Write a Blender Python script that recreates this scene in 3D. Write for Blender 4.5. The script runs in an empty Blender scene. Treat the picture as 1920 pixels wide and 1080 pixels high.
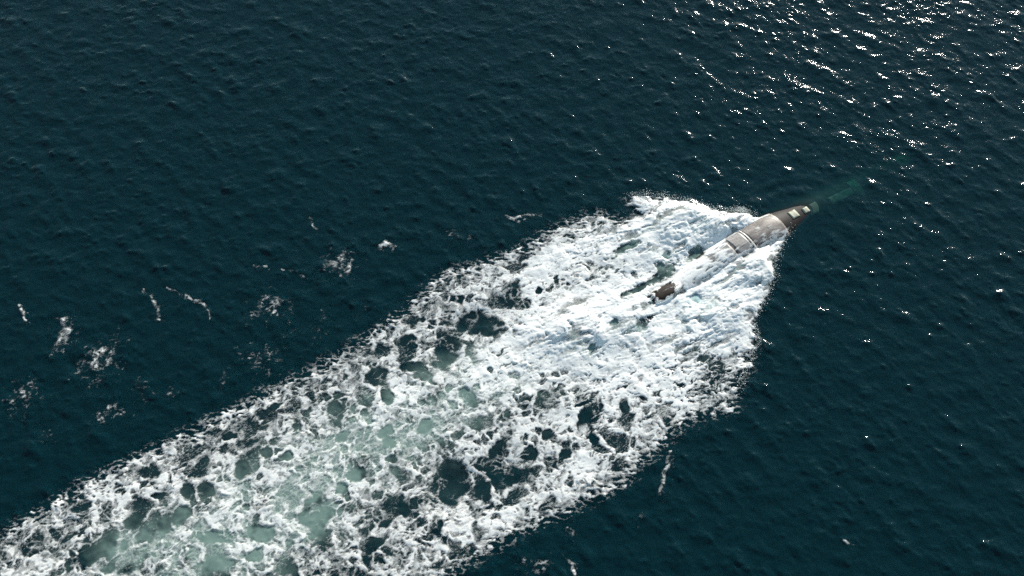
import bpy, bmesh, math, random
import numpy as np
from mathutils import Vector

# ----------------------------------------------------------------------------
# camera, sky, sun, exposure
# ----------------------------------------------------------------------------
scene = bpy.context.scene
C = scene.collection
DIST, PITCH, HFOV = 165.0, math.radians(58.0), math.radians(50.0)
CAM = np.array([0.0, -DIST * math.cos(PITCH), DIST * math.sin(PITCH)])
cam_d = bpy.data.cameras.new('camera')
cam_d.sensor_width = 36.0
cam_d.angle = HFOV
cam_d.clip_start = 1.0
cam_d.clip_end = 20000.0
cam = bpy.data.objects.new('camera', cam_d)
C.objects.link(cam)
cam.location = CAM
cam.rotation_euler = (math.pi / 2 - PITCH, 0, 0)
scene.camera = cam

SUN_EL, SUN_AZ = math.radians(16.5), math.radians(22.0)     # azimuth clockwise from +Y
world = bpy.data.worlds.new('World')
scene.world = world
world.use_nodes = True
wn = world.node_tree.nodes
sky = wn.new('ShaderNodeTexSky')
sky.sky_type = 'NISHITA'
sky.sun_disc = False
sky.sun_elevation = SUN_EL
sky.sun_rotation = SUN_AZ
sky.air_density = 1.3
sky.dust_density = 0.15
wn['Background'].inputs['Strength'].default_value = 0.072
world.node_tree.links.new(sky.outputs[0], wn['Background'].inputs['Color'])

sun_d = bpy.data.lights.new('sun', 'SUN')
sun_d.energy = 5.0
sun_d.angle = math.radians(0.53)
sun_d.color = (1.0, 0.93, 0.84)
sun = bpy.data.objects.new('sun', sun_d)
C.objects.link(sun)
sdir = Vector((math.sin(SUN_AZ) * math.cos(SUN_EL), math.cos(SUN_AZ) * math.cos(SUN_EL), math.sin(SUN_EL)))
sun.rotation_euler = sdir.to_track_quat('Z', 'Y').to_euler()
sun.location = sdir * 300

vs = scene.view_settings
vs.view_transform = 'Standard'
vs.look = 'None'
vs.gamma = 1.0
vs.use_curve_mapping = False
vs.exposure = 1.56
scene.cycles.use_denoising = False
scene.cycles.use_adaptive_sampling = True
scene.cycles.adaptive_threshold = 0.02
scene.cycles.max_bounces = 4
scene.cycles.diffuse_bounces = 2
scene.cycles.glossy_bounces = 1
scene.cycles.transparent_max_bounces = 6
scene.cycles.caustics_reflective = False
scene.cycles.caustics_refractive = False

# ----------------------------------------------------------------------------
# measuring: a pixel of the photograph (1920 x 1080) to a point at height z
# ----------------------------------------------------------------------------
FPX = 960.0 / math.tan(HFOV / 2)
RIGHT = np.array([1.0, 0, 0])
FWD = np.array([0, math.cos(PITCH), -math.sin(PITCH)])
UP = np.array([0, math.sin(PITCH), math.cos(PITCH)])


def at(px, py, z=0.0):
    d = FWD * FPX + RIGHT * (px - 960.0) + UP * (540.0 - py)
    t = (z - CAM[2]) / d[2]
    return CAM + d * t


def g2(px, py):
    return at(px, py)[:2]


# ----------------------------------------------------------------------------
# noise
# ----------------------------------------------------------------------------
_rs = np.random.RandomState(7)
PERM = np.concatenate([_rs.permutation(512)] * 3).astype(np.int32)
GA = _rs.rand(512) * 2 * np.pi
GX, GY = np.cos(GA).astype(np.float32), np.sin(GA).astype(np.float32)
RX = _rs.rand(512).astype(np.float32)
RY = _rs.rand(512).astype(np.float32)
RZ = _rs.rand(512).astype(np.float32)


def hsh(ix, iy, seed):
    return PERM[(PERM[(ix + seed * 37) & 511] + iy) & 511]


def perlin(x, y, seed=0):
    xf, yf = np.floor(x), np.floor(y)
    ix, iy = xf.astype(np.int32), yf.astype(np.int32)
    u, v = (x - xf).astype(np.float32), (y - yf).astype(np.float32)
    su, sv = u * u * u * (u * (u * 6 - 15) + 10), v * v * v * (v * (v * 6 - 15) + 10)

    def g(dx, dy):
        h = hsh(ix + dx, iy + dy, seed)
        return GX[h] * (u - dx) + GY[h] * (v - dy)
    a = g(0, 0); b = g(1, 0); c = g(0, 1); d = g(1, 1)
    a = a + su * (b - a)
    c = c + su * (d - c)
    return (a + sv * (c - a)) * 1.45            # about -1..1


def fbm(x, y, seed=0, octv=4, gain=0.5, lac=2.03):
    s = 0; a = 1.0; t = 0
    for i in range(octv):
        s = s + a * perlin(x, y, seed + i * 3)
        t += a
        a *= gain
        x = x * lac + 13.7
        y = y * lac + 7.1
    return s / t


def ridged(x, y, seed=0, octv=4, gain=0.55):
    s = 0; a = 1.0; t = 0
    for i in range(octv):
        s = s + a * (1 - np.abs(perlin(x, y, seed + i * 5)))
        t += a
        a *= gain
        x = x * 2.07 + 3.3
        y = y * 2.07 + 9.2
    return s / t


def worley(x, y, seed=0):
    xf, yf = np.floor(x), np.floor(y)
    ix, iy = xf.astype(np.int32), yf.astype(np.int32)
    u, v = (x - xf).astype(np.float32), (y - yf).astype(np.float32)
    f1 = np.full(x.shape, 9, np.float32)
    f2 = np.full(x.shape, 9, np.float32)
    cid = np.zeros(x.shape, np.float32)
    for dx in (-1, 0, 1):
        for dy in (-1, 0, 1):
            h = hsh(ix + dx, iy + dy, seed)
            d = np.sqrt((dx + RX[h] - u) ** 2 + (dy + RY[h] - v) ** 2)
            near = d < f1
            f2 = np.where(near, f1, np.minimum(f2, d))
            cid = np.where(near, RZ[h], cid)
            f1 = np.where(near, d, f1)
    return f1, f2, cid


def sstep(a, b, x):
    t = np.clip((x - a) / (b - a), 0, 1)
    return t * t * (3 - 2 * t)


# ----------------------------------------------------------------------------
# material helpers
# ----------------------------------------------------------------------------
def new_mat(name):
    m = bpy.data.materials.new(name)
    m.use_nodes = True
    nt = m.node_tree
    for n in list(nt.nodes):
        nt.nodes.remove(n)
    out = nt.nodes.new('ShaderNodeOutputMaterial')
    return m, nt, out


def nd(nt, t, **kw):
    n = nt.nodes.new(t)
    for k, v in kw.items():
        if k in n.inputs.keys():
            n.inputs[k].default_value = v
        else:
            setattr(n, k, v)
    return n


def lk(nt, a, b):
    nt.links.new(a, b)


def mth(nt, op, a, b=None, c=None, clamp=False):
    n = nt.nodes.new('ShaderNodeMath')
    n.operation = op
    n.use_clamp = clamp
    for i, v in enumerate((a, b, c)):
        if v is None:
            continue
        if isinstance(v, (int, float)):
            n.inputs[i].default_value = v
        else:
            nt.links.new(v, n.inputs[i])
    return n.outputs[0]


def noise(nt, vec, scale, detail=3, rough=0.5, stretch=None, rot=0.0):
    if stretch is not None:
        mp = nd(nt, 'ShaderNodeMapping')
        mp.inputs['Scale'].default_value = stretch
        mp.inputs['Rotation'].default_value = (0, 0, rot)
        lk(nt, vec, mp.inputs['Vector'])
        vec = mp.outputs[0]
    n = nd(nt, 'ShaderNodeTexNoise', Scale=scale, Detail=detail, Roughness=rough)
    lk(nt, vec, n.inputs['Vector'])
    return n.outputs[0]


# sea water: thin Fresnel reflection over murky teal water that lets a few metres show
def make_water():
    m, nt, out = new_mat('sea_water')
    geo = nd(nt, 'ShaderNodeNewGeometry')
    pos = geo.outputs['Position']
    aer = nd(nt, 'ShaderNodeAttribute', attribute_name='aeration')
    rip = nd(nt, 'ShaderNodeAttribute', attribute_name='ripple')
    n1 = noise(nt, pos, 2.1, 3, 0.64, (1.0, 2.3, 1.0), math.radians(-37))
    n2 = noise(nt, pos, 3.2, 2, 0.6, (1.0, 1.9, 1.0), math.radians(-62))
    hgt = mth(nt, 'ADD', mth(nt, 'MULTIPLY', n1, 0.8), mth(nt, 'MULTIPLY', n2, 0.35))
    hgt = mth(nt, 'MULTIPLY', hgt, rip.outputs['Fac'])
    bmp = nd(nt, 'ShaderNodeBump', Strength=1.0, Distance=0.047)
    lk(nt, hgt, bmp.inputs['Height'])
    ramp = nd(nt, 'ShaderNodeValToRGB')
    el = ramp.color_ramp.elements
    el[0].position, el[0].color = 0.0, (0.0001, 0.0165, 0.0212, 1)
    el[1].position, el[1].color = 1.0, (0.40, 0.56, 0.57, 1)
    m1 = el.new(0.5); m1.color = (0.15, 0.228, 0.20, 1)
    lk(nt, aer.outputs['Fac'], ramp.inputs[0])
    dif = nd(nt, 'ShaderNodeBsdfDiffuse')
    lk(nt, ramp.outputs[0], dif.inputs['Color'])
    tra = nd(nt, 'ShaderNodeBsdfTransparent')
    tra.inputs['Color'].default_value = (0.93, 0.97, 0.97, 1)
    body = nd(nt, 'ShaderNodeMixShader')
    fac = mth(nt, 'MULTIPLY', mth(nt, 'SUBTRACT', 1.0, aer.outputs['Fac'], clamp=True), 0.42)
    lk(nt, fac, body.inputs[0])
    lk(nt, dif.outputs[0], body.inputs[1])
    lk(nt, tra.outputs[0], body.inputs[2])
    glo = nd(nt, 'ShaderNodeBsdfGlossy', Roughness=0.07)
    lk(nt, bmp.outputs[0], glo.inputs['Normal'])
    fr = nd(nt, 'ShaderNodeFresnel', IOR=1.33)
    lk(nt, bmp.outputs[0], fr.inputs['Normal'])
    top = nd(nt, 'ShaderNodeMixShader')
    # light arriving from below leaves through the surface instead of being mirrored back
    bk = geo.outputs['Backfacing']
    ff = mth(nt, 'ADD', mth(nt, 'MULTIPLY', fr.outputs[0], mth(nt, 'SUBTRACT', 1.0, bk)), mth(nt, 'MULTIPLY', bk, 0.06))
    lk(nt, ff, top.inputs[0])
    lk(nt, body.outputs[0], top.inputs[1])
    lk(nt, glo.outputs[0], top.inputs[2])
    lk(nt, top.outputs[0], out.inputs['Surface'])
    vol = nd(nt, 'ShaderNodeVolumeAbsorption', Density=0.45)
    vol.inputs['Color'].default_value = (0.05, 0.62, 0.50, 1)
    lk(nt, vol.outputs[0], out.inputs['Volume'])
    return m


def make_foam():
    m, nt, out = new_mat('white_foam')
    geo = nd(nt, 'ShaderNodeNewGeometry')
    pos = geo.outputs['Position']
    cov = nd(nt, 'ShaderNodeAttribute', attribute_name='coverage')
    n1 = noise(nt, pos, 5.0, 2, 0.6)
    a = mth(nt, 'ADD', cov.outputs['Fac'], mth(nt, 'MULTIPLY', mth(nt, 'SUBTRACT', n1, 0.5), 0.34))
    mr = nd(nt, 'ShaderNodeMapRange', interpolation_type='SMOOTHSTEP')
    mr.inputs['From Min'].default_value = 0.12
    mr.inputs['From Max'].default_value = 0.88
    lk(nt, a, mr.inputs['Value'])
    bmp = nd(nt, 'ShaderNodeBump', Strength=0.35, Distance=0.03)
    lk(nt, n1, bmp.inputs['Height'])
    dif = nd(nt, 'ShaderNodeBsdfDiffuse', Roughness=0.4)
    dif.inputs['Color'].default_value = (0.885, 0.90, 0.865, 1)
    lk(nt, bmp.outputs[0], dif.inputs['Normal'])
    trl = nd(nt, 'ShaderNodeBsdfTranslucent')
    trl.inputs['Color'].default_value = (0.80, 0.86, 0.86, 1)
    mx0 = nd(nt, 'ShaderNodeMixShader')
    mx0.inputs[0].default_value = 0.25
    lk(nt, dif.outputs[0], mx0.inputs[1])
    lk(nt, trl.outputs[0], mx0.inputs[2])
    glo = nd(nt, 'ShaderNodeBsdfGlossy', Roughness=0.28)
    lk(nt, bmp.outputs[0], glo.inputs['Normal'])
    mx = nd(nt, 'ShaderNodeMixShader')
    mx.inputs[0].default_value = 0.045
    lk(nt, mx0.outputs[0], mx.inputs[1])
    lk(nt, glo.outputs[0], mx.inputs[2])
    tra = nd(nt, 'ShaderNodeBsdfTransparent')
    fin = nd(nt, 'ShaderNodeMixShader')
    lk(nt, mr.outputs[0], fin.inputs[0])
    lk(nt, tra.outputs[0], fin.inputs[1])
    lk(nt, mx.outputs[0], fin.inputs[2])
    lk(nt, fin.outputs[0], out.inputs['Surface'])
    return m


def make_paint(name, c0, c1, scale=1.2, rough=0.45, streak=None, bump=0.03, spec=0.12):
    m, nt, out = new_mat(name)
    tc = nd(nt, 'ShaderNodeTexCoord')
    v = tc.outputs['Object']
    n1 = noise(nt, v, scale, 6, 0.65, streak)
    n2 = noise(nt, v, scale * 7, 4, 0.6)
    f = mth(nt, 'ADD', mth(nt, 'MULTIPLY', n1, 0.7), mth(nt, 'MULTIPLY', n2, 0.3))
    mr = nd(nt, 'ShaderNodeMapRange')
    mr.inputs['From Min'].default_value = 0.36
    mr.inputs['From Max'].default_value = 0.64
    lk(nt, f, mr.inputs['Value'])
    col = nd(nt, 'ShaderNodeMix', data_type='RGBA')
    col.inputs[6].default_value = (*c0, 1)
    col.inputs[7].default_value = (*c1, 1)
    lk(nt, mr.outputs[0], col.inputs[0])
    bs = nd(nt, 'ShaderNodeBsdfPrincipled', Roughness=rough)
    bs.inputs['Specular IOR Level'].default_value = spec
    lk(nt, col.outputs[2], bs.inputs['Base Color'])
    bp = nd(nt, 'ShaderNodeBump', Strength=0.6, Distance=bump)
    lk(nt, f, bp.inputs['Height'])
    lk(nt, bp.outputs[0], bs.inputs['Normal'])
    lk(nt, bs.outputs[0], out.inputs['Surface'])
    return m


MAT_WATER = make_water()
MAT_FOAM = make_foam()
MAT_HULL = make_paint('hull_black', (0.0055, 0.0056, 0.006), (0.014, 0.0138, 0.014), 0.8, 0.55, None, 0.03, 0.05)
MAT_DECK = make_paint('wet_deck_grey', (0.055, 0.051, 0.048), (0.215, 0.20, 0.187), 0.9, 0.42, (0.6, 1.2, 1.0))
MAT_DECK2 = make_paint('deck_grey_light', (0.11, 0.106, 0.10), (0.29, 0.28, 0.268), 0.8, 0.38, (0.6, 1.2, 1.0))
MAT_RUST = make_paint('brown_casing', (0.008, 0.007, 0.0065), (0.032, 0.026, 0.022), 1.3, 0.6, None, 0.05, 0.05)
MAT_PALE = make_paint('pale_marking', (0.12, 0.135, 0.105), (0.28, 0.30, 0.235), 1.6, 0.5)
MAT_WORN = make_paint('worn_pale_marking', (0.03, 0.034, 0.03), (0.34, 0.36, 0.30), 1.1, 0.6)
MAT_SEAM = make_paint('pale_seam', (0.26, 0.245, 0.225), (0.46, 0.44, 0.41), 2.0, 0.5)


# ----------------------------------------------------------------------------
# mesh helpers
# ----------------------------------------------------------------------------
def mesh_np(name, verts, quads, mat, attrs=None, smooth=True):
    me = bpy.data.meshes.new(name)
    me.vertices.add(len(verts))
    me.vertices.foreach_set('co', np.asarray(verts, np.float32).ravel())
    q = np.asarray(quads, np.int32)
    nq, k = q.shape
    me.loops.add(nq * k)
    me.loops.foreach_set('vertex_index', q.ravel())
    me.polygons.add(nq)
    me.polygons.foreach_set('loop_start', np.arange(0, nq * k, k, dtype=np.int32))
    me.update(calc_edges=True)
    if smooth:
        me.polygons.foreach_set('use_smooth', np.ones(nq, bool))
    for an, av in (attrs or {}).items():
        a = me.attributes.new(an, 'FLOAT', 'POINT')
        a.data.foreach_set('value', np.asarray(av, np.float32).ravel())
    me.materials.append(mat)
    return me


def link(name, me, parent=None):
    o = bpy.data.objects.new(name, me)
    C.objects.link(o)
    if parent is not None:
        o.parent = parent
    return o


def tag(o, label=None, cat=None, group=None, kind=None):
    if label: o['label'] = label
    if cat: o['category'] = cat
    if group: o['group'] = group
    if kind: o['kind'] = kind
    return o


# ----------------------------------------------------------------------------
# the submarine's line: s runs forward along its axis, t across (to starboard)
# ----------------------------------------------------------------------------
AX0 = at(1467, 415, 0.4)[:2]
AX1 = at(1228, 555, 0.4)[:2]
U = (AX0 - AX1) / np.linalg.norm(AX0 - AX1)
T = np.array([U[1], -U[0]])


def to_st(x, y):
    dx, dy = x - AX0[0], y - AX0[1]
    return dx * U[0] + dy * U[1], dx * T[0] + dy * T[1]


S_KEYS = np.array([-62, -50, -36, -29, -25, -18, -14, -9, -4, -1, 1, 3.5, 6, 9, 13, 18, 23, 29, 33.5, 36.5])
Z_KEYS = np.array([-3.6, -2.4, -1.0, -0.2, 0.30, 0.35, 0.50, 0.80, 1.0, 0.85, 0.42, 0.21, 0.01, -0.55, -1.2, -1.9, -2.6, -3.4, -4.6, -6.0])
R_KEYS = np.array([0.3, 2.4, 4.0, 4.4, 4.5, 4.5, 4.5, 4.5, 4.5, 4.5, 4.5, 4.5, 4.5, 4.45, 4.3, 4.0, 3.6, 2.7, 1.5, 0.15])


def smooth_keys(s, ks, kv):
    a = 0
    for d in (-1.5, -0.75, 0, 0.75, 1.5):
        a = a + np.interp(s + d, ks, kv)
    return a / 5


def hull_top(s, t):
    zt = smooth_keys(s, S_KEYS, Z_KEYS)
    r = np.maximum(smooth_keys(s, S_KEYS, R_KEYS), 0.2)
    q = np.clip(np.abs(t) / r, 0, 1)
    z = zt - r + r * np.sqrt(1 - q * q)
    return np.where((np.abs(t) < r) & (s > -62) & (s < 36.5), z, -20.0)


# ----------------------------------------------------------------------------
# the sea surface: wind waves from a directional spectrum, plus the water the hull pushes
# ----------------------------------------------------------------------------
DX = 0.2
X0, X1, Y0, Y1 = -106.0, 106.0, -54.0, 72.0
NX, NY = int((X1 - X0) / DX), int((Y1 - Y0) / DX)


def spectrum():
    rs = np.random.RandomState(21)
    kx = np.fft.fftfreq(NX, DX) * 2 * np.pi
    ky = np.fft.fftfreq(NY, DX) * 2 * np.pi
    KX, KY = np.meshgrid(kx, ky)
    K = np.hypot(KX, KY)
    K[0, 0] = 1
    TH = np.arctan2(KY, KX)

    def lobe(deg, p):
        return np.abs(np.cos(TH - math.radians(deg))) ** p
    kp = 2 * np.pi / 5.0
    S = K ** -3.45 * np.exp(-(kp / K) ** 2) * np.exp(-(K * 0.072) ** 2)
    D1 = lobe(46, 4) + 0.5 * lobe(112, 6) + 0.22
    S1 = S * D1
    ks = 2 * np.pi / 26.0
    S1 = S1 + 0.02 * K ** -3.6 * np.exp(-(ks / K) ** 2) * lobe(75, 12)
    amp = np.sqrt(S1)
    amp[0, 0] = 0
    ph = rs.randn(NY, NX) + 1j * rs.randn(NY, NX)
    F = amp * ph
    kc = 2 * np.pi / 2.6
    lowp = 1 / (1 + (K / kc) ** 6)
    lo = np.fft.ifft2(F * lowp).real
    hi = np.fft.ifft2(F * (1 - lowp)).real

    def slope(f):
        gy_, gx_ = np.gradient(f, DX)
        return math.sqrt((gx_ ** 2 + gy_ ** 2).mean())
    lo = lo * (0.052 / slope(lo))
    # short ripples come in bunches: most water smooth, a few steep spots that catch the sun
    XX, YY = np.meshgrid(np.arange(NX) * DX, np.arange(NY) * DX)
    b1 = fbm(XX / 1.7, YY / 1.3, 131, 3)
    b2 = fbm(XX / 16, YY / 9, 135, 3)
    mod = 0.5 + 2.0 * np.clip(b1 + 0.15 + 0.35 * b2, 0, 0.8) ** 1.4
    hi = hi / hi.std() * mod
    hi = hi * (0.078 / slope(hi))
    h = lo + hi
    sd = h.std()
    h = h + 0.30 * h * np.clip(h / sd, -1.5, 2.5) * 0.5       # sharper crests
    return (h - h.mean()).astype(np.float32)


WAVE = spectrum()
print('wave std', WAVE.std())


def wave_at(x, y):
    fx = np.clip((x - X0) / DX, 0, NX - 1.001)
    fy = np.clip((y - Y0) / DX, 0, NY - 1.001)
    ix, iy = fx.astype(np.int32), fy.astype(np.int32)
    u, v = fx - ix, fy - iy
    return (WAVE[iy, ix] * (1 - u) * (1 - v) + WAVE[iy, ix + 1] * u * (1 - v)
            + WAVE[iy + 1, ix] * (1 - u) * v + WAVE[iy + 1, ix + 1] * u * v)


# outline of the white water, traced as ground points
OUT_PX = [(1484, 424), (1462, 408), (1440, 402), (1420, 408), (1392, 400), (1360, 400), (1330, 394), (1300, 384), (1270, 376),
          (1240, 372), (1210, 366), (1174, 372), (1186, 388), (1202, 402), (1172, 416), (1128, 402), (1098, 404), (1060, 420), (1022, 436),
          (985, 462), (930, 484), (880, 500), (835, 512), (800, 545), (762, 578), (705, 622), (645, 662), (562, 706),
          (482, 745), (402, 785), (322, 828), (250, 860), (160, 906), (84, 954), (0, 1006), (-120, 1080), (-320, 1200),
          (-420, 1330), (420, 1330), (700, 1180), (800, 1108), (850, 1076), (905, 1036), (955, 1008), (1000, 986), (1062, 958), (1122, 928),
          (1172, 900), (1200, 868), (1240, 836), (1272, 802), (1322, 776), (1376, 766), (1384, 728), (1400, 694),
          (1420, 646), (1414, 604), (1440, 556), (1452, 522), (1450, 492), (1468, 462)]
OUT = np.array([g2(*p) for p in OUT_PX])


def sdf(x, y):
    d = np.full(x.shape, 1e9, np.float32)
    ins = np.zeros(x.shape, bool)
    n = len(OUT)
    for i in range(n):
        a, b = OUT[i], OUT[(i + 1) % n]
        ex, ey = b - a
        wx, wy = x - a[0], y - a[1]
        t = np.clip((wx * ex + wy * ey) / (ex * ex + ey * ey), 0, 1)
        d = np.minimum(d, (wx - ex * t) ** 2 + (wy - ey * t) ** 2)
        c = ((a[1] > y) != (b[1] > y))
        if abs(ey) > 1e-9:
            ins ^= c & (x < ex * (y - a[1]) / ey + a[0])
    d = np.sqrt(d)
    return np.where(ins, d, -d)


def blobs(x, y, lst, base=0.0):
    """soft elliptical bumps given as (px, py, radius along wake m, radius across m, value)"""
    s, t = to_st(x, y)
    r = np.full(x.shape, base, np.float32)
    for px, py, ra, rb, v in lst:
        c = g2(px, py)
        cs, ct = to_st(c[0], c[1])
        r = r + v * np.exp(-(((s - cs) / ra) ** 2 + ((t - ct) / rb) ** 2))
    return r


MOUND = [(1285, 400, 8, 2.6, 0.9), (1360, 415, 6, 2.4, 0.8), (1420, 505, 4.5, 3.2, 1.1), (1370, 590, 5, 3.5, 0.7), (1180, 600, 9, 3.5, 0.8),
         (1060, 610, 5, 3.0, 0.7), (1210, 470, 9, 3, 0.3), (1200, 395, 6, 2.5, 0.35), (1300, 530, 8, 2.0, -0.3),
         (1330, 465, 5, 1.6, -0.35), (1260, 590, 4, 1.6, -0.3), (880, 610, 3.5, 2.4, -0.45), (850, 905, 3.5, 3.4, -0.5), (840, 660, 2, 2.5, -0.4),
         (940, 870, 2.5, 2.5, -0.35), (720, 460, 2.2, 1.0, 0.3)]


def base_z(x, y, d):
    """height of the water surface (d: distance inside the white water, negative outside)"""
    w = wave_at(x, y)
    s, t = to_st(x, y)
    calm = 1 - 0.45 * sstep(-1.0, 3.0, d)
    # the smooth hump of water riding over the diving bow
    near = np.exp(-((s - 4.0) / 8.0) ** 2 - (t / 5.5) ** 2)
    calm = calm * (1 - 0.75 * near)
    z = w * calm + blobs(x, y, MOUND) * sstep(-1.8, 2.0, d)
    z = z + 0.22 * np.exp(-((s - 7.0) / 5.0) ** 2 - (t / 4.0) ** 2)
    # curved ripples thrown ahead of the bow, to port
    cx, cy = to_st(*g2(1490, 400))
    rr = np.hypot((s - cx + 2.0) * 0.72, t - ct_arc)
    ang = np.arctan2(t - ct_arc, s - cx + 2.0)
    arcs = np.sin(rr * 2.9 + 0.5 * np.sin(ang * 3)) * np.exp(-((rr - 5.5) / 2.6) ** 2) * np.exp(-((ang + 0.95) / 0.75) ** 2)
    z = z + 0.05 * arcs * (1 + 0.8 * perlin(x / 1.2, y / 1.2, 15))
    # bow waves running outside the foam
    edge = np.exp(-((d + 2.2) / 1.5) ** 2) * sstep(-75, -5, s) * sstep(4, -2, s)
    z = z + 0.10 * edge
    # dished: keep water off the dry part of the hull
    return z.astype(np.float32)


ct_arc = 0.0

# tensor grid: fine where the photograph looks, coarse out to the horizon
grow = 0.2 * np.cumsum(1.28 ** np.arange(1, 38))
gx = np.concatenate([(X0 - grow)[::-1], X0 + DX * np.arange(NX), X1 + grow])
gy = np.concatenate([(Y0 - grow)[::-1], Y0 + DX * np.arange(NY), Y1 + grow])
SXG, SYG = np.meshgrid(gx, gy)
SD = np.full(SXG.shape, -50, np.float32)
i0, i1 = len(grow), len(grow) + NX
j0, j1 = len(grow), len(grow) + NY
sub = (slice(j0, j1), slice(i0, i1))
SD[sub] = sdf(SXG[sub], SYG[sub])
fade = sstep(0, 8, SXG - X0) * sstep(0, 8, X1 - SXG) * sstep(0, 8, SYG - Y0) * sstep(0, 8, Y1 - SYG)
ZG = base_z(SXG, SYG, SD) * fade
S_, T_ = to_st(SXG, SYG)
HT = hull_top(S_, T_)
# where the hull stands clear of the water the surface dips under it
dry = sstep(-16.0, -13.0, S_) * sstep(7.0, 5.4, S_) * sstep(-0.1, 0.15, HT)
ZG = np.where(dry > 0.001, ZG * (1 - dry) + dry * np.minimum(ZG, HT - 0.12), ZG)
# a thin skin of water over the bow that has just gone under
skin = sstep(5.6, 7.0, S_) * sstep(16, 12, S_) * sstep(-1.0, -0.4, HT)
ZG = np.maximum(ZG, np.where(skin > 0.5, HT + 0.04, ZG))

AER = [(870, 740, 8, 5, 0.55), (950, 690, 7, 4, 0.5), (760, 790, 8, 5, 0.5), (650, 850, 10, 6, 0.6), (500, 950, 10, 6, 0.6), (400, 1040, 9, 6, 0.65),
       (600, 950, 6, 4, 0.4), (300, 1050, 8, 5, 0.4), (1280, 460, 9, 4, 0.8), (1100, 640, 8, 4, 0.6), (1240, 610, 8, 4, 0.6), (1380, 520, 6, 5, 0.7), (1320, 400, 8, 3, 0.7),
       (1180, 450, 8, 4, 0.4), (1330, 580, 8, 5, 0.6), (200, 1080, 8, 5, 0.4)]


def aeration(x, y, d):
    n = fbm(x / 4.5, y / 4.5, 50, 4)
    n2 = fbm(x / 1.4, y / 1.4, 60, 3)
    a = blobs(x, y, AER, 0.03) * (0.62 + 1.0 * n + 0.45 * n2)
    return np.minimum(np.clip(a, 0, 1), 0.46 + 0.44 * sstep(-48, -22, to_st(x, y)[0])) * sstep(-0.5, 3.5, d)


aer = np.zeros(SXG.shape, np.float32)
aer[sub] = aeration(SXG[sub], SYG[sub], SD[sub])
gust = 0.85 + 0.5 * fbm(SXG / 17, SYG / 11, 90, 3)
ripple = np.clip(gust, 0.35, 1.5) * (1 - 0.6 * np.exp(-((S_ - 4) / 12) ** 2 - (T_ / 8) ** 2)) * (1 - 0.5 * sstep(-1, 2, SD))

ny, nx = SXG.shape
verts = np.stack([SXG, SYG, ZG], -1).reshape(-1, 3)
idx = np.arange(ny * nx).reshape(ny, nx)
quads = np.stack([idx[:-1, :-1], idx[:-1, 1:], idx[1:, 1:], idx[1:, :-1]], -1).reshape(-1, 4)
# close the body of water: skirts and bed far below
ring = np.concatenate([idx[0, :], idx[1:, -1], idx[-1, -2::-1], idx[-2:0:-1, 0]])
nb = len(verts)
low = verts[ring].copy()
low[:, 2] = -45
nr = len(ring)
a = np.arange(nr)
b = (a + 1) % nr
skirt = np.stack([ring[a], nb + a, nb + b, ring[b]], -1)
corner = np.array([[nb, nb + (nx - 1) + (ny - 1) + (nx - 1), nb + (nx - 1) + (ny - 1), nb + nx - 1]])
verts = np.concatenate([verts, low])
quads = np.concatenate([quads, skirt, corner])
pad = np.zeros(nr)
sea = link('sea', mesh_np('sea', verts, quads, MAT_WATER,
                          {'aeration': np.concatenate([aer.ravel(), pad]), 'ripple': np.concatenate([ripple.ravel(), pad + 1])}))
tag(sea, 'dark teal open sea with short wind waves', 'sea', kind='structure')

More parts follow.
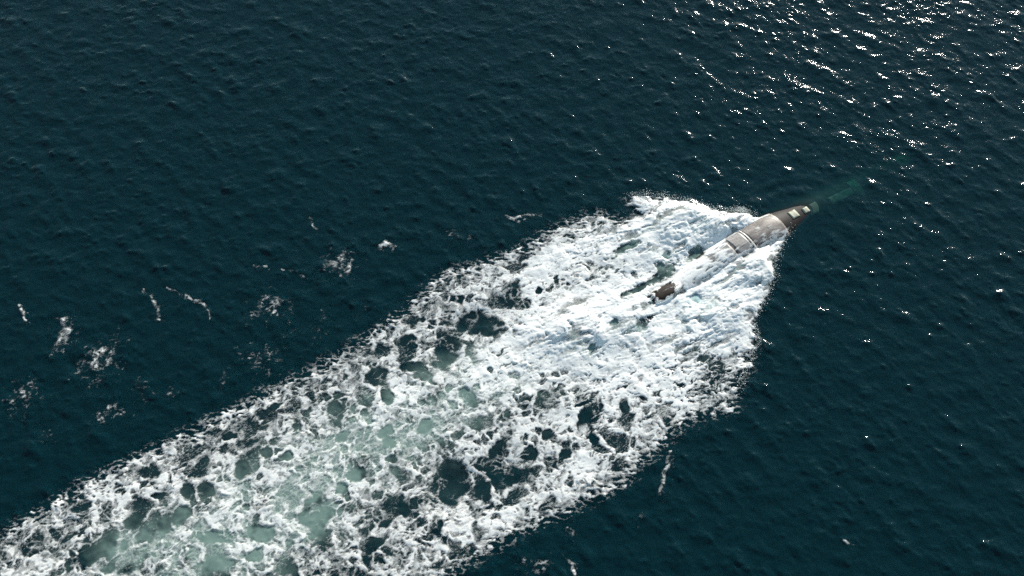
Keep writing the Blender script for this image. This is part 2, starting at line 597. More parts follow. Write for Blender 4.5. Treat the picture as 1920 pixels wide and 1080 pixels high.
# ----------------------------------------------------------------------------
# white water of the wake
# ----------------------------------------------------------------------------
# openings in the foam: (px, py, half-width px, half-height px, turn)
HOLES = [(885, 605, 30, 22, 0.2), (918, 612, 22, 20, 0), (838, 655, 22, 38, -0.3), (962, 552, 16, 24, -0.3), (985, 570, 12, 10, 0), (945, 562, 10, 8, 0), (710, 706, 20, 20, 0.4),
         (765, 640, 16, 12, 0), (768, 688, 20, 9, 0.2), (725, 740, 10, 22, 0.3), (850, 905, 27, 42, -0.1), (820, 905, 8, 10, 0),
         (905, 920, 14, 18, -0.5), (932, 850, 16, 30, -0.5), (960, 890, 16, 20, -0.5), (930, 885, 15, 22, 0),
         (905, 870, 14, 14, 0), (995, 850, 15, 12, 0), (1030, 812, 11, 11, 0), (1058, 853, 11, 10, 0), (1030, 865, 12, 10, 0), (990, 880, 9, 10, 0),
         (1095, 785, 12, 24, -0.3), (1120, 760, 9, 16, -0.2), (1110, 815, 10, 20, 0.2), (595, 965, 30, 32, 0), (490, 1000, 27, 20, 0), (400, 1008, 34, 14, -0.2),
         (400, 1066, 38, 24, 0), (170, 1038, 20, 30, 0), (212, 1040, 26, 34, 0), (340, 968, 17, 19, 0), (250, 980, 18, 15, 0.3),
         (268, 1000, 14, 9, 0), (310, 985, 14, 18, 0), (455, 882, 14, 17, 0), (390, 917, 19, 11, -0.5), (352, 922, 13, 15, 0.5), (630, 772, 14, 22, 0.3),
         (610, 742, 11, 7, 0), (622, 780, 10, 8, 0), (500, 848, 11, 9, 0), (540, 855, 11, 9, 0.3), (556, 800, 8, 12, 0), (545, 1072, 16, 14, 0),
         (475, 1045, 17, 10, 0), (640, 820, 10, 12, 0), (718, 980, 14, 11, 0.2), (760, 955, 16, 14, 0), (820, 985, 14, 18, 0), (705, 1020, 16, 13, 0.3), (690, 1045, 12, 14, 0),
         (832, 1015, 10, 9, 0), (785, 940, 10, 8, 0), (735, 860, 11, 8, 0), (880, 745, 14, 22, 0.7), (800, 800, 14, 14, 0), (725, 810, 18, 10, 0.5), (730, 830, 14, 13, 0),
         (670, 890, 16, 14, 0), (640, 915, 14, 12, 0), (1170, 760, 8, 14, 0), (1250, 480, 9, 7, 0), (1310, 472, 7, 9, 0), (1235, 500, 10, 7, 0.3),
         (1196, 545, 16, 5, 0.5), (1150, 610, 10, 4, 0.6), (1180, 462, 14, 6, 0.3), (1165, 470, 9, 4, 0), (1305, 560, 12, 8, 0), (1108, 655, 10, 6, 0.6), (600, 1000, 22, 8, 0.0),
         (150, 960, 14, 9, 0), (105, 1000, 12, 8, 0), (60, 1040, 12, 8, 0), (130, 1060, 10, 14, 0), (300, 930, 13, 7, 0.2), (430, 820, 12, 6, 0.2), (520, 760, 11, 6, 0.1),
         (270, 880, 10, 5, 0.2), (700, 660, 10, 5, 0.2), (790, 600, 10, 5, 0.3), (860, 560, 9, 6, 0.2), (1010, 545, 8, 6, 0), (1042, 525, 6, 9, 0.2)]
PX2M = DIST / FPX


def holes(x, y):
    h = np.zeros(x.shape, np.float32)
    for px, py, rx, ry, an in HOLES:
        c = g2(px, py)
        ex = abs(g2(px + rx, py)[0] - c[0])
        ey = abs(g2(px, py + ry)[1] - c[1])
        m = (np.abs(x - c[0]) < 2.4 * (ex + ey)) & (np.abs(y - c[1]) < 2.4 * (ex + ey))
        if not m.any():
            continue
        dx, dy = x[m] - c[0], y[m] - c[1]
        ca, sa = math.cos(an), math.sin(an)
        q = np.hypot((dx * ca + dy * sa) / ex, (-dx * sa + dy * ca) / ey)
        h[m] = np.maximum(h[m], sstep(1.25, 0.80, q))
    return h


DENS = [(1330, 420, 12, 4, 0.85), (1230, 395, 9, 3.5, 0.6), (1400, 520, 8, 6, 0.9), (1330, 590, 10, 5, 0.6), (1120, 600, 8, 4, 0.75), (1180, 680, 12, 6, 0.22),
        (1000, 640, 8, 4, 0.25), (1060, 480, 10, 3, 0.22), (780, 700, 10, 4, 0.06),
        (1000, 940, 10, 2.5, 0.10), (880, 1000, 8, 2.5, 0.10)]
# soft gaps where green or dark water shows through the thick foam
GAPS = [(1305, 474, 1.6, 1.1, 0.9), (1258, 494, 2.2, 1.2, 0.8), (1236, 518, 2.2, 1.0, 1.0), (1203, 542, 2.2, 0.9, 1.1), (1170, 468, 2.6, 0.9, 1.0), (1185, 455, 1.2, 0.8, 0.6),
        (1160, 395, 2.0, 1.6, 0.9), (1215, 398, 1.2, 0.7, 0.7), (1300, 562, 1.6, 1.2, 0.9), (1225, 598, 3.0, 0.6, 0.9), (1175, 628, 2.6, 0.6, 0.6), (1112, 660, 2.0, 1.0, 0.7), (1240, 640, 2, 1, 0.35),
        (1350, 685, 3.5, 2.6, 0.75), (1300, 660, 2.5, 2, 0.6), (1325, 735, 3.5, 2.2, 0.7), (1255, 700, 2.5, 2, 0.5), (1110, 780, 2.0, 3.0, 0.8), (1090, 740, 2.0, 2.4, 0.45), (1000, 690, 3, 1.2, 0.5), (880, 760, 2.0, 2.2, 0.5),
        (1120, 430, 3, 1.5, 0.65), (1060, 450, 3, 1.2, 0.55), (1130, 520, 4, 2.5, 0.45), (1080, 500, 3, 2, 0.4), (1040, 560, 3, 1.6, 0.4), (1170, 560, 3, 1.4, 0.4), (1180, 720, 3, 2.4, 0.45), (1230, 770, 3, 2, 0.45), (1340, 540, 2.5, 1.5, 0.25), (1270, 440, 2.5, 1.5, 0.3), (1250, 420, 1.6, 1.2, 0.3)]


CASING = [(-2.3, 0.85, 0.35), (-2.2, 1.12, 0.70), (-1.9, 1.2, 0.82), (-0.5, 1.22, 0.88), (0.8, 1.15, 0.84), (1.9, 1.0, 0.7), (2.8, 0.7, 0.5), (3.3, 0.4, 0.3)]


def casing_top(ds, dt):
    k = np.array(CASING)
    w = np.interp(ds, k[:, 0], k[:, 1])
    h = np.interp(ds, k[:, 0], k[:, 2])
    z = h - 0.42 * np.clip(np.abs(dt) / w, 0, 1) ** 4
    return np.where((np.abs(dt) < w) & (ds > -2.3) & (ds < 3.3), z, -20.0)


def foam_fields(x, y, d):
    s, t = to_st(x, y)
    # domain warps
    wx = fbm(x / 3.2, y / 3.2, 1, 4)
    wy = fbm(x / 3.2 + 31, y / 3.2 + 17, 2, 4)
    wx2 = fbm(x / 0.9, y / 0.9, 3, 3)
    wy2 = fbm(x / 0.9 + 5, y / 0.9 + 9, 4, 3)
    qx, qy = x + 1.3 * wx + 0.28 * wx2, y + 1.3 * wy + 0.28 * wy2
    D = np.clip(blobs(x, y, DENS, 0.34) - 0.10 * sstep(-25, -70, s), 0, 1.0)
    D = np.clip(D + 0.22 * fbm(x / 7, y / 7, 11, 3), 0, 1)
    fa, fb, c1 = worley(qx / 3.4, qy / 3.4, 21)
    e1 = fb - fa
    w1 = np.exp(-(e1 / (0.10 + 0.22 * c1)) ** 1.7)
    fa, fb, c2 = worley(qx / 1.35 + 7, qy / 1.35, 22)
    e2 = fb - fa
    w2 = np.exp(-(e2 / (0.10 + 0.28 * c2)) ** 1.7)
    rx_, ry_ = x + 0.7 * wx + 0.25 * wx2, y + 0.7 * wy + 0.25 * wy2
    fa, fb, c3 = worley(rx_ / 0.62, ry_ / 0.62 + 3, 23)
    w3 = np.exp(-((fb - fa) / (0.14 + 0.30 * c3)) ** 1.7)
    hh = holes(x + 0.65 * wx + 0.36 * wx2, y + 0.65 * wy + 0.36 * wy2)
    # curling strands
    fib = ridged(qx / 2.3 + 0.8 * wx, qy / 1.5 + 0.8 * wy, 41, 5, 0.6)
    fine = fbm(x / 0.75, y / 0.5, 44, 3)
    mid = fbm(qx / 1.7, qy / 1.3, 46, 5, 0.62)
    mass = sstep(-0.26, 0.34, mid + 1.5 * (D - 0.19) + 0.9 * (fib - 0.62))
    lace = 1 - (1 - w1) * (1 - 0.9 * w2) * (1 - 0.75 * w3)
    cov = np.maximum(lace * (0.62 + 0.25 * D), mass * (0.66 + 0.34 * sstep(0.5, 0.75, fib + 0.25 * D)))
    open1 = sstep(0.10, 0.32, e1) * sstep(0.74, 0.82, c1 - 0.9 * (D - 0.30)) * 0.9
    open2 = sstep(0.12, 0.34, e2) * sstep(0.69, 0.79, c2 - 0.9 * (D - 0.30)) * 0.85
    open3 = sstep(0.18, 0.42, fb - fa) * sstep(0.70, 0.82, c3 - 0.9 * (D - 0.30)) * 0.6
    opn = np.maximum.reduce([open1, open2, open3])
    # torn filaments, pulled out along the wake
    ax = (qx * U[0] + qy * U[1]); ay = (qx * T[0] + qy * T[1])
    wisp = ridged(ax / 1.7 + 0.9 * wx, ay / 0.85 + 0.9 * wy, 66, 5, 0.65)
    wisp2 = ridged(ax / 0.75 + 1.1 * wx + 0.3 * wx2, ay / 0.42 + 1.1 * wy + 0.3 * wy2, 68, 3, 0.6)
    tear = 0.6 * wisp + 0.4 * wisp2
    film = 0.30 * sstep(-0.4, 0.4, fbm(x / 3.7, y / 3.7, 47, 4)) + 0.30 * sstep(0.70, 0.88, wisp2)
    cov = cov * (1 - opn) + opn * film * np.maximum(lace, sstep(0.7, 0.9, wisp2))
    cov = cov * (0.68 + 0.32 * sstep(0.2, 0.75, D))
    cloud = fbm(ax / 4.2 + 0.4 * wx, ay / 1.7 + 0.4 * wy, 77, 4, 0.55)
    cov = cov * (1 - 0.62 * sstep(-0.10, 0.34, cloud) * sstep(0.42, 0.75, D))
    cov = cov * (1 - (0.66 - 0.36 * sstep(0.45, 0.9, D)) * sstep(0.72, 0.48, tear))
    gap = blobs(x + 1.1 * wx + 0.5 * wx2, y + 1.1 * wy + 0.5 * wy2, GAPS)
    cov = cov * (1 - 0.92 * sstep(0.20, 0.68, gap * (0.75 + 1.6 * (0.70 - tear) + 0.5 * mid)))
    thread = np.maximum.reduce([0.9 * w1 * w1, 0.9 * w2 ** 2, 0.7 * sstep(0.74, 0.9, wisp)]) * sstep(-0.35, 0.25, perlin(x / 2.5, y / 2.5, 71))
    cov = cov * (1 - hh * (1 - 0.8 * thread))
    # milky water carries fine threads of foam
    milk = aeration(x, y, d)
    cov = np.maximum(cov, np.clip(1.5 * milk - 0.12, 0, 1) * (0.10 + 0.58 * np.maximum.reduce([0.8 * sstep(0.66, 0.86, wisp2), 0.9 * w3 ** 1.4, w2 ** 1.4])) * (1 - 0.6 * hh))
    # mottled dark flecks, mostly where the foam is thin and on the flank towards the sun
    fl = blobs(x, y, [(1330, 700, 6, 5, 0.62), (1230, 720, 6, 5, 0.35), (1120, 440, 7, 2.5, 0.35), (1200, 830, 8, 3, 0.3), (700, 620, 22, 2.0, 0.3), (300, 850, 22, 2.4, 0.3)])
    cov = cov * (1 - 0.85 * np.clip(1.6 * fl, 0, 1) * sstep(0.70, 0.52, tear + 0.10 * mid))
    # ragged rim
    bowness = sstep(-22, -8, s)
    rag = d + (2.1 - 1.6 * bowness) * fbm(x / 3.0, y / 1.8, 81, 4) + (0.7 - 0.3 * bowness) * fine
    rim = sstep(-0.15, 0.55, rag)
    fr_w = 2.6 - 2.3 * bowness
    e = sstep(0.0, 1.0, rag / fr_w)
    thr = ridged(x / 1.5 + 0.5 * wx + 0.2 * wx2, y / 0.8 + 0.5 * wy + 0.2 * wy2, 63, 4, 0.6)
    strand = sstep(0.60, 0.82, thr + 0.10 * fine) * (0.55 + 0.45 * sstep(-0.2, 0.3, mid))
    cov = rim * (cov * e + (1 - e) * strand * (0.85 + 0.15 * bowness) + (1 - e) * bowness * 0.4 * cov)
    outer = sstep(-2.6, 0.2, d + 1.2 * mid) * sstep(0.70, 0.88, thr + 0.08 * fine) * (1 - bowness) * 0.45 * sstep(2.0, 0.4, d)
    cov = np.maximum(cov, outer)
    # the hull breaks through
    ht = hull_top(s, t)
    bare = np.clip(sstep(-11.0, -9.4, s + 0.8 * wx2) * sstep(0.15, 0.42, ht), 0, 1)
    streak = fbm(s / 1.8 + 0.4 * wx, t / 0.6 + 0.4 * wy, 95, 5, 0.6)
    half = sstep(-21, -17, s) * sstep(-9.2, -10.8, s + 0.8 * wx2) * sstep(0.1, 0.3, ht)
    film = sstep(0.05, 0.55, streak + 0.10 + 0.35 * sstep(0.0, 2.0, t) - 0.10 * sstep(-0.5, -2.0, t)) * sstep(2.0, -0.5, s)
    cov = cov * (1 - bare) + bare * film * 0.55 * sstep(0.8, -0.8, s)
    cov = cov * (1 - half) + half * (0.36 + 0.62 * sstep(-0.35, 0.25, streak + 0.03 * (-14.0 - s)))
    # rear casing stays mostly dark, with torn foam washing over it
    cs, ct = to_st(*at(1246, 548, 0.8)[:2])
    q = np.hypot((s - cs - 0.1) / 3.4, (t - ct) / 1.3)
    wash = fbm(s / 1.6 + 0.5 * wx, t / 0.45 + 0.5 * wy, 97, 4, 0.6)
    lap = sstep(0.62, 1.05, q + 0.5 * wx2 + 0.30 * wx + 0.5 * (wisp2 - 0.6) + 0.45 * sstep(0.6, 2.8, s - cs) * (0.6 + wash) + 0.14 * (t - ct))
    lap = np.maximum(lap, 0.5 * sstep(0.25, 0.65, wash + 0.2 * q))
    cov = cov * lap
    ct_top = casing_top(s - cs, t - ct)
    ht = np.maximum(ht, ct_top - 0.05)
    # relief
    thick = 0.10 + 0.85 * np.clip(D, 0, 1) ** 2 * sstep(0, 3, d + 1.0 * bowness)
    bill = 0.5 * fbm(ax / 3.6, ay / 1.9, 52, 3, 0.40) + 0.22 + 0.25 * (ridged(qx / 4.2, qy / 3.6, 53, 3, 0.4) - 0.6)
    lump = 1 - np.abs(fbm(x / 1.1 + 0.6 * wx, y / 1.1 + 0.6 * wy, 55, 3)) * 1.8
    rel = thick * (0.62 * bill + 0.03 * lump + 0.08 * (tear - 0.6)) + 0.035 * (tear - 0.6)
    return np.clip(cov, 0, 1), rel, ht, bare


def foam_mesh(name, x0, x1, y0, y1, dx):
    gx = np.arange(x0, x1, dx)
    gy = np.arange(y0, y1, dx)
    n_x, n_y = len(gx), len(gy)
    X, Y = np.meshgrid(gx, gy)
    d = sdf(X, Y)
    m = d > -3.0
    xs, ys, ds = X[m], Y[m], d[m]
    cov, rel, ht, bare = foam_fields(xs, ys, ds)
    z = base_z(xs, ys, ds)
    lift = cov * (0.10 + np.maximum(rel, -0.08)) + 0.035
    zf = z + lift
    s, t = to_st(xs, ys)
    over = ht > zf - 0.10
    zf = np.where(over, np.maximum(zf, ht + 0.09 + 0.12 * cov), zf)
    covg = np.zeros(X.shape, np.float32); covg[m] = cov
    zg = np.zeros(X.shape, np.float32); zg[m] = zf
    # keep quads that carry foam and lie in or near view
    keepv = covg > 0.02
    q = keepv[:-1, :-1] | keepv[1:, :-1] | keepv[:-1, 1:] | keepv[1:, 1:]
    q &= m[:-1, :-1] & m[1:, :-1] & m[:-1, 1:] & m[1:, 1:]
    idx = np.arange(n_x * n_y).reshape(n_y, n_x)
    quads = np.stack([idx[:-1, :-1][q], idx[:-1, 1:][q], idx[1:, 1:][q], idx[1:, :-1][q]], -1)
    used = np.zeros(n_x * n_y, bool)
    used[quads.ravel()] = True
    remap = np.cumsum(used) - 1
    V = np.stack([X.ravel()[used], Y.ravel()[used], zg.ravel()[used]], -1)
    return mesh_np(name, V, remap[quads], MAT_FOAM, {'coverage': covg.ravel()[used]})


fm = foam_mesh('wake_foam', -86, 46, -54, 17, 0.115)
print('foam quads', len(fm.polygons), 'sea quads', len(quads))
wake = link('wake_foam', fm)
tag(wake, 'broad trail of white churned foam behind the submarine', 'foam', kind='stuff')

# ----------------------------------------------------------------------------
# the submarine
# ----------------------------------------------------------------------------
subm = bpy.data.objects.new('submarine', None)
C.objects.link(subm)
subm.location = (AX0[0], AX0[1], 0)
subm.rotation_euler = (0, 0, math.atan2(U[1], U[0]))
tag(subm, 'dark submarine running awash, its wet grey back at the head of the foam', 'submarine')


def hz(s, t):
    return float(hull_top(np.array(float(s)), np.array(float(t))))


def loft(name, rings, mat, closed=True, smooth=True, parent=subm):
    n = len(rings[0])
    V = [p for r in rings for p in r]
    F = []
    for i in range(len(rings) - 1):
        for j in range(n if closed else n - 1):
            k = (j + 1) % n
            F.append((i * n + j, i * n + k, (i + 1) * n + k, (i + 1) * n + j))
    me = bpy.data.meshes.new(name)
    if closed:
        F.append(tuple(range(n))[::-1])
        F.append(tuple((len(rings) - 1) * n + j for j in range(n)))
    me.from_pydata(V, [], F)
    me.update()
    for p in me.polygons:
        p.use_smooth = smooth and len(p.vertices) == 4
    me.materials.append(mat)
    return link(name, me, parent)


rings = []
for s in np.concatenate([np.arange(-61.5, 36.4, 0.6), [36.45]]):
    zt = float(smooth_keys(np.array(s), S_KEYS, Z_KEYS))
    r = max(0.2, float(smooth_keys(np.array(s), S_KEYS, R_KEYS)))
    rings.append([(s, -r * math.sin(a), zt - r + r * math.cos(a)) for a in np.linspace(0, 2 * math.pi, 64, endpoint=False)])
loft('hull', rings, MAT_HULL)


def shell(name, s0, s1, t0, t1, lift, thick, mat, ds=0.3, nt=15, parent=subm, taper=0.0, curve=0.0):
    """a plate that follows the hull, thick metres deep, lift above it"""
    ss = np.linspace(s0, s1, max(2, int(abs(s1 - s0) / ds) + 1))
    rings = []
    for i, s in enumerate(ss):
        f = 1 - taper * (i / (len(ss) - 1))
        ts = np.linspace(t0 * f, t1 * f, nt)
        top = [(s - curve * tt * tt, -tt, hz(s - curve * tt * tt, tt) + lift + thick) for tt in ts]
        bot = [(s - curve * tt * tt, -tt, hz(s - curve * tt * tt, tt) + lift - 0.02) for tt in ts[::-1]]
        rings.append(top + bot)
    return loft(name, rings, mat, True, True, parent)


shell('deck_plate', -6.6, -0.35, -2.7, 2.75, 0.0, 0.06, MAT_DECK, curve=0.03)
shell('seam_band', -6.95, -6.65, -2.7, 2.7, 0.0, 0.09, MAT_SEAM, 0.1)
shell('deck_plate', -9.6, -7.0, -2.55, 2.6, 0.0, 0.05, MAT_DECK2)
shell('seam_band', -9.85, -9.65, -2.5, 2.5, 0.0, 0.07, MAT_RUST, 0.1)
shell('deck_plate', -12.4, -9.9, -2.3, 2.3, 0.0, 0.05, MAT_DECK)


def st_of(px, py, z):
    p = at(px, py, z)
    return to_st(p[0], p[1])


for (px, py, z, hs, ht_) in ((1488, 402, 0.25, 0.72, 0.72), (1511, 394, 0.1, 0.55, 0.5)):
    s, t = st_of(px, py, z)
    pl = shell('pale_marking', s - hs, s + hs, t - ht_, t + ht_, 0.02, 0.04, MAT_PALE, 0.3, 7)
    pl['label'] = 'pale square marking on the dark hull'
s, t = st_of(1528, 393, -0.6)
shell('bow_marking', s - 0.7, s + 0.8, t - 1.0, t + 0.8, 0.02, 0.04, MAT_PALE, 0.3, 9, curve=0.4)
s, t = st_of(1578, 372, -1.5)
shell('bow_stripe', s - 2.6, s + 3.4, t - 0.9, t + 0.4, 0.02, 0.05, MAT_WORN, 0.4, 9)
s, t = st_of(1604, 354, -1.9)
shell('bow_stripe', s - 0.9, s + 0.9, t - 1.6, t + 1.6, 0.03, 0.05, MAT_WORN, 0.3, 9)
s, t = st_of(1690, 302, -3.6)
shell('bow_marking', s - 1.4, s + 1.4, t - 1.4, t + 1.4, 0.02, 0.05, MAT_PALE, 0.3, 9)

# low casing that shows through the foam towards the stern
cs, ct = st_of(1246, 548, 0.8)
rings = []
for s, w, h in CASING:
    z0 = hz(cs + s, ct) - 0.8
    sec = [(-w, z0), (-w * 0.96, h - 0.42), (-w * 0.8, h - 0.16), (-w * 0.45, h - 0.03), (0, h), (w * 0.45, h - 0.03), (w * 0.8, h - 0.16), (w * 0.96, h - 0.42), (w, z0)]
    rings.append([(cs + s, -(ct + a), z) for a, z in sec])
loft('rear_casing', rings, MAT_RUST)

# ----------------------------------------------------------------------------
# stray foam patches and small breaking crests on the open water
# ----------------------------------------------------------------------------
def capsule(x, y, pts, wid):
    """distance to a polyline relative to its half-width, 1 at the rim"""
    q = np.full(x.shape, 9.0, np.float32)
    if len(pts) == 1:
        return np.hypot(x - pts[0][0], y - pts[0][1]) / wid[0]
    for i in range(len(pts) - 1):
        a, b = np.array(pts[i]), np.array(pts[i + 1])
        e = b - a
        wx, wy = x - a[0], y - a[1]
        t = np.clip((wx * e[0] + wy * e[1]) / (e @ e), 0, 1)
        w = wid[i] + (wid[i + 1] - wid[i]) * t
        q = np.minimum(q, np.hypot(wx - e[0] * t, wy - e[1] * t) / w)
    return q


def patch(k, name, label, cat, line, amount, lace, rise):
    """line: (px, py, half-width px) points; amount 0..1 cover; lace 0..1 how open; rise m"""
    pts = [g2(px, py) for px, py, w in line]
    wid = [w * PX2M * (1.15 if cat == 'foam' else 0.95) for px, py, w in line]
    mrg = max(wid) * 2.8 + 0.8
    x0, x1 = min(p[0] for p in pts) - mrg, max(p[0] for p in pts) + mrg
    y0, y1 = min(p[1] for p in pts) - mrg, max(p[1] for p in pts) + mrg
    dx = 0.09
    X, Y = np.meshgrid(np.arange(x0, x1, dx), np.arange(y0, y1, dx))
    o = 17.3 * k
    wx, wy = fbm(X / 1.6 + o, Y / 1.6, 101, 4), fbm(X / 1.6 + o, Y / 1.6 + 40, 103, 4)
    wm = max(wid)
    ww = max(0.9 * wm, 0.40)
    q = capsule(X + ww * wx, Y + ww * wy, pts, wid)
    amount = amount * (0.82 if cat == 'foam' else 0.88)
    if rise < 0.28:
        lace = max(lace, 0.5)
    body = sstep(1.3, 0.05, q)
    th = ridged(X / 1.1 + 0.6 * wx + o, Y / 0.8 + 0.6 * wy, 105, 4, 0.62)
    fa, fb, cc = worley((X + 0.5 * wx) / 0.8 + o, (Y + 0.5 * wy) / 0.8, 107)
    cell = np.exp(-((fb - fa) / (0.12 + 0.2 * cc)) ** 1.6)
    net = np.maximum(sstep(0.66, 0.88, th), 0.75 * cell)
    cov = body * ((1 - lace) + lace * net * sstep(-0.35, 0.25, fbm(X / 1.3 + o, Y / 1.3, 109, 3))) * amount
    cov = cov * (1 - (0.35 + 0.5 * lace) * sstep(0.05, -0.45, fbm(X / 0.6 + o, Y / 0.45, 111, 3)))
    brk = sstep(-0.30, 0.15, fbm(X / 1.5 + o, Y / 1.5 + o, 113, 2))
    cov = cov * (0.3 + 0.7 * brk)
    q2 = capsule(X + 2.2 * ww * wx - 0.3, Y + 2.2 * ww * wy + 0.3, pts, [2.2 * w for w in wid])
    cov = np.maximum(cov, 0.5 * amount * sstep(1.1, 0.2, q2) * net * sstep(-0.2, 0.3, fbm(X / 0.9 + o, Y / 0.7, 115, 3)))
    d = sdf(X, Y)
    Z = base_z(X, Y, d) + 0.035 + cov * (0.04 + 0.45 * rise * (0.6 + 0.5 * th))
    keep = cov > 0.03
    f = keep[:-1, :-1] | keep[1:, :-1] | keep[:-1, 1:] | keep[1:, 1:]
    idx = np.arange(X.size).reshape(X.shape)
    qd = np.stack([idx[:-1, :-1][f], idx[:-1, 1:][f], idx[1:, 1:][f], idx[1:, :-1][f]], -1)
    used = np.zeros(X.size, bool)
    used[qd.ravel()] = True
    rm = np.cumsum(used) - 1
    c = np.array([np.mean([p[0] for p in pts]), np.mean([p[1] for p in pts]), 0])
    V = np.stack([X.ravel()[used], Y.ravel()[used], Z.ravel()[used]], -1) - c
    me = mesh_np(name, V, rm[qd], MAT_FOAM, {'coverage': cov.ravel()[used]})
    o_ = link(name, me)
    o_.location = c
    tag(o_, label, cat, 'stray foam beside the wake')


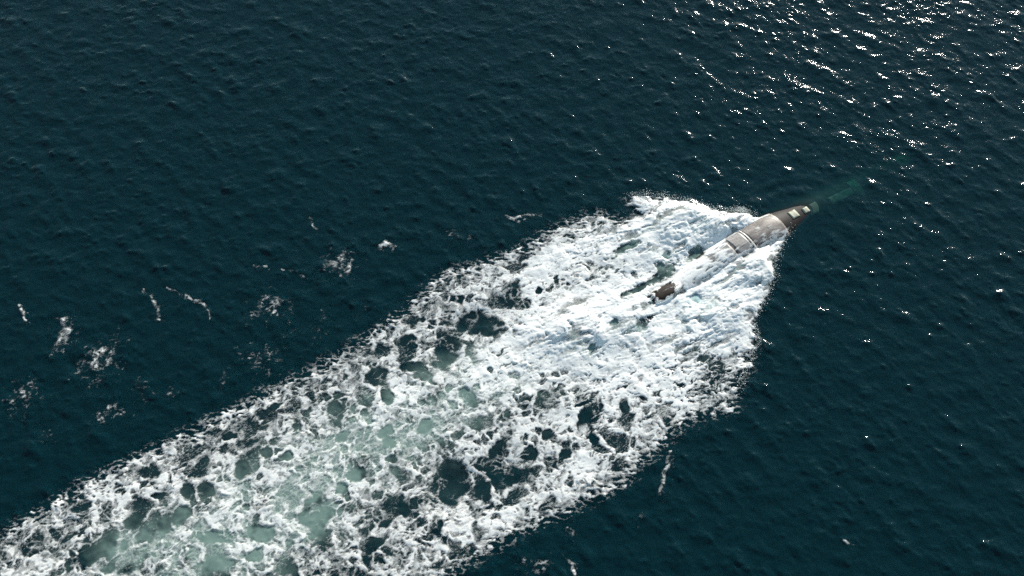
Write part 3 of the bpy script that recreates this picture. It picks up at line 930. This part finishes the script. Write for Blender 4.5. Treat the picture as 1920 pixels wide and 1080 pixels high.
PATCHES = [
    ('breaking_crest', 'brightest small solid white breaking crest, above the left edge of the wake', 'breaking crest', [(708, 464, 5), (722, 458, 9), (738, 462, 5)], 1.0, 0.15, 0.30),
    ('foam_patch', 'bright round foam patch just left of the brightest breaking crest', 'foam', [(622, 496, 18), (648, 484, 17), (650, 510, 10)], 0.95, 0.55, 0.06),
    ('foam_patch', 'faint wisp of foam trailing below the bright round patch', 'foam', [(608, 585, 9), (598, 605, 11), (592, 632, 7)], 0.55, 0.8, 0.02),
    ('foam_patch', 'triangular lacy foam patch halfway between left frame edge and wake tip', 'foam', [(478, 588, 12), (505, 568, 24), (522, 584, 14)], 0.8, 0.85, 0.03),
    ('foam_patch', 'lacy oval foam patch directly below the triangular lacy patch', 'foam', [(470, 668, 18), (495, 670, 20)], 0.8, 0.85, 0.03),
    ('foam_patch', 'tiny foam fleck right of the triangular lacy patch', 'foam', [(538, 624, 12)], 0.6, 0.7, 0.02),
    ('foam_patch', 'small foam fleck close above the wake, below the bright round patch', 'foam', [(672, 580, 11), (684, 574, 9)], 0.55, 0.8, 0.02),
    ('foam_patch', 'white clump with a foam tail hanging below it, near left edge', 'foam', [(118, 600, 11), (126, 622, 12), (108, 650, 10)], 0.95, 0.5, 0.10),
    ('breaking_crest', 'short curved white crest at the far left edge', 'breaking crest', [(34, 572, 4), (44, 586, 6), (50, 602, 4)], 0.95, 0.2, 0.20),
    ('foam_patch', 'large wedge of lacy foam, biggest stray patch on the left', 'foam', [(150, 694, 10), (180, 676, 22), (198, 652, 18), (205, 680, 15)], 0.9, 0.75, 0.04),
    ('foam_patch', 'small ring of foam under the large lacy wedge', 'foam', [(176, 718, 13)], 0.8, 0.6, 0.02),
    ('foam_patch', 'ragged round foam patch at left edge, lower of the two there', 'foam', [(28, 748, 17), (48, 736, 20)], 0.85, 0.75, 0.03),
    ('foam_patch', 'arched lacy foam patch nearest above the tail of the wake', 'foam', [(190, 778, 13), (208, 768, 15), (228, 776, 11)], 0.75, 0.8, 0.03),
    ('foam_patch', 'speckled vertical foam fleck right of the arched lacy patch', 'foam', [(262, 718, 10), (272, 738, 13)], 0.7, 0.8, 0.02),
    ('foam_patch', 'small pale foam fleck between two speckled ones above the wake tail', 'foam', [(324, 736, 11)], 0.65, 0.75, 0.02),
    ('foam_patch', 'thin upright foam fleck close to the wake, third speckled one', 'foam', [(416, 708, 8), (412, 726, 7)], 0.65, 0.7, 0.02),
    ('foam_patch', 'faint foam specks lowest on the left, just above the wake tail', 'foam', [(84, 806, 14), (96, 818, 10)], 0.55, 0.85, 0.02),
    ('breaking_crest', 'long curling crest with pale blue foam face, left of the arc-shaped crest', 'breaking crest', [(268, 540, 3), (282, 552, 4), (294, 578, 7), (298, 598, 5)], 0.8, 0.45, 0.16),
    ('breaking_crest', 'thin arc-shaped foam line right of the curling blue crest', 'breaking crest', [(312, 540, 3), (345, 554, 4), (378, 568, 4), (392, 584, 3), (395, 602, 2.5)], 0.75, 0.5, 0.08),
    ('breaking_crest', 'thin slanting foam crest left of the bright round patch', 'breaking crest', [(528, 506, 3), (556, 510, 4), (570, 520, 4)], 0.75, 0.4, 0.12),
    ('breaking_crest', 'pair of bright foam specks left of the thin slanting crest', 'breaking crest', [(478, 499, 3.5), (500, 500, 3.5)], 0.8, 0.5, 0.10),
    ('breaking_crest', 'wavy white crest touching the upper left corner of the bow foam', 'breaking crest', [(946, 403, 4), (965, 410, 5), (985, 403, 5), (1008, 402, 5)], 0.95, 0.25, 0.22),
    ('foam_patch', 'pale smear of glints drawn as thin foam between brightest crest and wavy crest', 'foam', [(842, 436, 7), (862, 443, 10), (880, 446, 7)], 0.6, 0.7, 0.04),  # glints on the water, put in as a patch of thin foam cover
    ('breaking_crest', 'short slanting crest alone on dark water above the bright round patch', 'breaking crest', [(578, 408, 3), (584, 420, 4.5), (588, 428, 3)], 0.8, 0.3, 0.14),
    ('foam_patch', 'long thin upright foam streak off the right flank of the wake', 'foam', [(1258, 845, 3), (1250, 872, 6), (1242, 900, 3.5), (1237, 930, 6)], 0.8, 0.35, 0.05),
    ('foam_patch', 'small slanting foam fleck below the long upright streak', 'foam', [(1190, 978, 4), (1203, 964, 4)], 0.7, 0.5, 0.03),
    ('foam_patch', 'speckled foam patch under the lower right edge of the wake', 'foam', [(1068, 990, 10), (1072, 1004, 9)], 0.7, 0.75, 0.02),
    ('foam_patch', 'broken foam patch at bottom edge, left of the hooked foam line', 'foam', [(980, 1048, 12), (998, 1066, 15), (1030, 1052, 8)], 0.65, 0.85, 0.02),
    ('breaking_crest', 'hooked white foam line at the bottom edge right of the wake', 'breaking crest', [(1060, 1046, 3), (1074, 1056, 5), (1078, 1078, 5)], 0.85, 0.3, 0.08),
    ('breaking_crest', 'tiny lone white crest on dark water near the bottom right', 'breaking crest', [(1580, 1013, 3), (1590, 1020, 4)], 1.0, 0.1, 0.15),
]
for k, p in enumerate(PATCHES):
    patch(k, *p)

# ----------------------------------------------------------------------------
# spray thrown up along the bow wave: small faceted drops, far too many to count
# ----------------------------------------------------------------------------
rs = np.random.RandomState(5)
octa = np.array([(1, 0, 0), (-1, 0, 0), (0, 1, 0), (0, -1, 0), (0, 0, 1), (0, 0, -1)], np.float32)
ofc = np.array([(0, 2, 4), (2, 1, 4), (1, 3, 4), (3, 0, 4), (2, 0, 5), (1, 2, 5), (3, 1, 5), (0, 3, 5)])
lines = [([(1420, 407), (1392, 399), (1360, 398), (1330, 393), (1300, 383), (1270, 375), (1240, 371), (1210, 365), (1176, 371)], 1500),
         ([(1484, 424), (1468, 462), (1450, 492), (1452, 522), (1440, 556), (1414, 604), (1420, 646), (1400, 694), (1384, 728)], 1100),
         ([(1395, 398), (1380, 396), (1400, 402)], 500)]
DV, DF, n = [], [], 0
for pl, cnt in lines:
    P = np.array([g2(*p) for p in pl])
    seg = rs.randint(0, len(P) - 1, cnt)
    f = rs.rand(cnt, 1)
    base = P[seg] * (1 - f) + P[seg + 1] * f + rs.randn(cnt, 2) * 0.35
    zb = base_z(base[:, 0], base[:, 1], sdf(base[:, 0], base[:, 1]))
    hgt = 0.1 + rs.exponential(0.28, cnt)
    r = 0.018 + 0.05 * rs.rand(cnt) ** 3
    for i in range(cnt):
        DV.append(octa * r[i] * (0.7 + 0.6 * rs.rand(6, 1)) + np.array([base[i, 0], base[i, 1], zb[i] + hgt[i]]))
        DF.append(ofc + n)
        n += 6
DV, DF = np.concatenate(DV), np.concatenate(DF)
spray = link('spray', mesh_np('spray', DV, DF, MAT_FOAM, {'coverage': np.full(len(DV), 1.0)}))
tag(spray, 'fine white spray along the bow wave', 'spray', kind='stuff')
